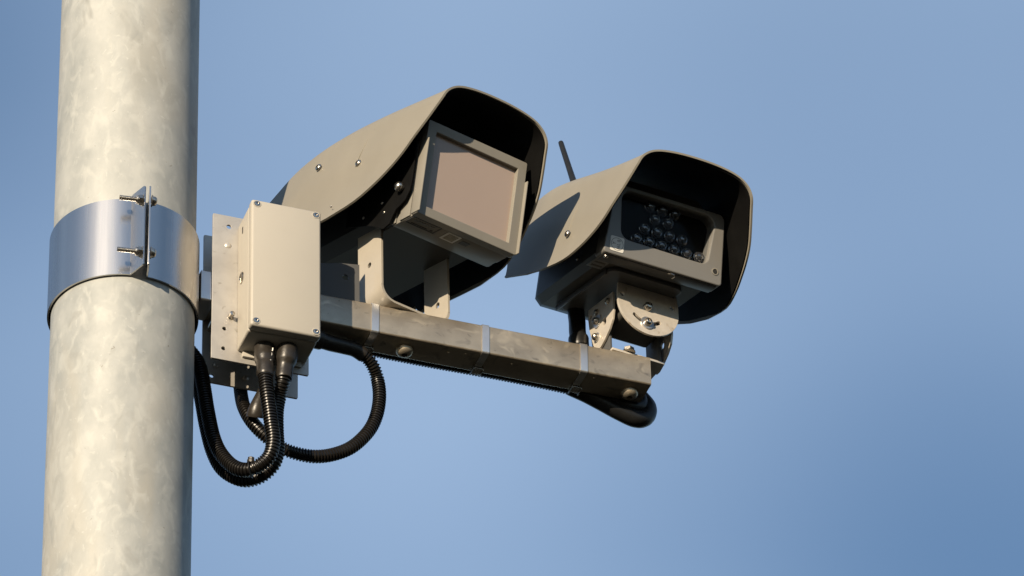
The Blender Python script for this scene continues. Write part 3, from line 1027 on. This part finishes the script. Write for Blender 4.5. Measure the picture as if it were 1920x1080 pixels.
# round stamp sticker at the corner of the bezel
SX, SZ = -0.0915, -0.0615
stk = plate(rrect(SX - 0.0132, SX + 0.0132, SZ - 0.0140, SZ + 0.0140, 0.003, 3), [], 0.0005, sheet(F2, (1, 0, 0), (0, 0, 1), (0, 1, 0), (0, 0.0007, 0)), 0.0001)
stk = link('sticker', stk, M['sticker'], c2o)
rg_ = plate(circ(SX, SZ, 0.0118, 36), [circ(SX, SZ, 0.0112, 36)], 0.0003, sheet(F2, (1, 0, 0), (0, 0, 1), (0, 1, 0), (0, 0.0011, 0)), 0.00005)
link('ring', rg_, M['ink'], stk)
def glyph(ch, x, z, size, rot):
    R3 = Matrix.Rotation(radians(rot), 4, 'Z')
    Mt = F2 @ mat4(Vector((1, 0, 0)), Vector((0, 0, 1)), Vector((0, 1, 0)), Vector((x, 0.00135, z))) @ R3
    me = text_mesh(ch, size, Mt)
    link('letter', me, M['ink'], stk)
for ch, x, z in (('N', SX + 0.0030, SZ - 0.0062), ('L', SX + 0.0030, SZ + 0.0002), ('0', SX + 0.0030, SZ + 0.0066), ('Y', SX - 0.0058, SZ + 0.0004)):
    glyph(ch, x, z, 0.0085, 90)
hood_rib(h2, F2, 0.048, Z2, X2, -0.090, -0.035, 0.045)
# hood screw and antenna
screw('screw', c2o, fpos(F2, (-0.1470, -0.083, -0.0260)), fdir(F2, (-1, 0, 0.25)), 0.0066)
b = MB(F2)
b.lathe([(0.0065, 0), (0.0065, 0.028), (0.0060, 0.032), (0.0055, 0.070), (0.0050, 0.152), (0.0047, 0.158), (0.003, 0.160)], (0.0, -0.372, 0.216), Vector((0, -0.067, 0.104)).normalized(), 16)
b.obj('antenna', M['black'], c2o)
screw('rivet', c2o, fpos(F2, (-0.1114, -0.109, -0.053)), fdir(F2, (-1, 0, 0)), 0.0036)

# ------------------------------------------------------------------ tilt bracket under the small camera
br2 = thing('tilt_bracket', 'bolted steel tilt bracket of rounded plates carrying the small lamp camera', 'bracket', fpos(B2, (0, 0, 0)))
# top plate fixed under the housing
tp = plate(rrect(-0.074, 0.068, -0.246, -0.047, 0.016, 6), [], 0.0065, sheet(F2, (1, 0, 0), (0, 1, 0), (0, 0, -1), (0, 0, -0.0800)), 0.0012)
link('top_plate', tp, M['grey'], br2)
b = MB(F2)
b.box((-0.079, -0.250, -0.0905), (-0.0745, -0.062, -0.0800), 0.0015)
b.obj('side_rail', M['grey'], br2)
# front half disc
YD = 0.072
cx, cz, R_ = 0.0035, 0.0785, 0.0600
ol = []
for k in range(25):
    t_ = radians(188 + (352 - 188) * k / 24)
    ol.append((cx + R_ * cos(t_), cz + R_ * sin(t_)))
ol += [(cx + R_, cz + 0.012), (cx + R_ - 0.003, 0.1165), (cx - R_ + 0.003, 0.1165), (cx - R_, cz + 0.012)]
def arc_slot(px, pz, r, a0, a1, hw):
    o = []
    for k in range(9):
        t_ = radians(a0 + (a1 - a0) * k / 8)
        o.append((px + (r + hw) * cos(t_), pz + (r + hw) * sin(t_)))
    for k in range(1, 6):
        t_ = radians(a1 + 180 * k / 6)
        e = radians(a1)
        o.append((px + r * cos(e) + hw * cos(t_), pz + r * sin(e) + hw * sin(t_)))
    for k in range(9):
        t_ = radians(a1 + (a0 - a1) * k / 8)
        o.append((px + (r - hw) * cos(t_), pz + (r - hw) * sin(t_)))
    for k in range(1, 6):
        t_ = radians(a0 + 180 + 180 * k / 6)
        e = radians(a0)
        o.append((px + r * cos(e) + hw * cos(t_), pz + r * sin(e) + hw * sin(t_)))
    return o
pv = (0.0015, 0.0765)
Mx = sheet(B2, (1, 0, 0), (0, 0, 1), (0, 1, 0), (0, YD - 0.004, 0))
hd = plate(ol, [circ(-0.0475, 0.0900, 0.0050, 16), circ(0.0515, 0.0900, 0.0050, 16), arc_slot(pv[0], pv[1], 0.0350, 222, 310, 0.0040)], 0.0045, Mx)
link('half_disc', hd, M['yoke'], br2)
b = MB(B2)
b.lathe([(0.0085, 0), (0.0085, 0.002), (0.0075, 0.006), (0.0052, 0.0088), (0.0030, 0.0095), (0.0028, 0.006)], (pv[0], YD + 0.0006, pv[1]), (0, 1, 0), 22)
b.obj('bolt', M['bolt'], br2)
b = MB(B2)
b.lathe([(0.0125, 0), (0.0125, 0.0018)], (pv[0] - 0.002, YD + 0.0006, pv[1] - 0.0352), (0, 1, 0), 24)
wsr = b.obj('washer', M['tie'], br2)
b = MB(B2)
b.lathe([(0.0075, 0), (0.0075, 0.002), (0.0068, 0.005), (0.0048, 0.0075), (0.0030, 0.0080), (0.0028, 0.005)], (pv[0] - 0.002, YD + 0.0026, pv[1] - 0.0352), (0, 1, 0), 22)
b.obj('bolt', M['bolt'], wsr)
# side plates
def side(x0, dz):
    ol = [(-0.041, 0.128), (-0.043, 0.108), (-0.040, 0.085), (-0.029, 0.045), (-0.022, 0.031), (-0.014, 0.025), (-0.004, 0.024), (0.012, 0.030), (0.030, 0.041), (0.042, 0.054), (0.0465, 0.070), (0.0465, 0.110)]
    ol = [(y, z + dz * (1 if z < 0.11 else 0)) for y, z in ol]
    Mx = sheet(B2, (0, 1, 0), (0, 0, 1), (1, 0, 0), (x0, 0, 0))
    return plate(ol, [rrect(0.008, 0.0205, 0.060 + dz, 0.0755 + dz, 0.0045, 4), circ(-0.0335, 0.108, 0.004, 14)], 0.004, Mx)
link('side_plate', side(-0.052, 0), M['yoke'], br2)
link('side_plate', side(0.062, -0.016), M['yoke'], br2)
for y, z, r in ((-0.0088, 0.0826, 0.0125), (-0.0129, 0.0506, 0.0090)):
    b = MB(B2)
    b.lathe([(r, 0), (r, 0.0016)], (-0.0522, y, z), (-1, 0, 0), 22)
    ws = b.obj('washer', M['tie'], br2)
    b = MB(B2)
    b.lathe([(0.0070, 0), (0.0070, 0.002), (0.0060, 0.0055), (0.0040, 0.0075), (0.0025, 0.0078), (0.0022, 0.005)], (-0.0540, y, z), (-1, 0, 0), 20)
    b.obj('bolt', M['bolt'], ws)
# lower yoke standing on the arm
b = MB(B2)
b.box((-0.046, -0.027, 0.0005), (0.058, 0.0275, 0.0055), 0.0012)
b.obj('base', M['yoke'], br2)
for x0 in (-0.0465, 0.0515):
    b = MB(B2)
    b.box((x0, -0.026, 0.0058), (x0 + 0.005, 0.020, 0.100), 0.0012)
    b.obj('upright', M['grey'], br2)
b = MB(B2)
b.box((-0.040, -0.020, 0.060), (0.050, 0.058, 0.108), 0.008, 3)
b.box((-0.020, 0.0583, 0.032), (0.022, 0.0672, 0.104), 0.001)
b.obj('tilt_block', M['body'], br2)
b = MB(B2)
b.cyl((-0.0120, 0.0250, 0.0058), (-0.0120, 0.0250, 0.0150), 0.0098, n=6, ch=0.001)
b.lathe([(0.0115, 0), (0.0115, 0.0015)], (-0.0120, 0.0250, 0.0056), (0, 0, 1), 20)
b.obj('nut', M['bolt'], br2)
for y, z in ((0.030, 0.100), (-0.012, 0.104)):
    b = MB(B2)
    b.lathe([(0.0065, 0), (0.006, 0.003), (0.003, 0.005)], (-0.0522, y, z), (-1, 0, 0), 16)
    b.obj('bolt', M['bolt'], br2)
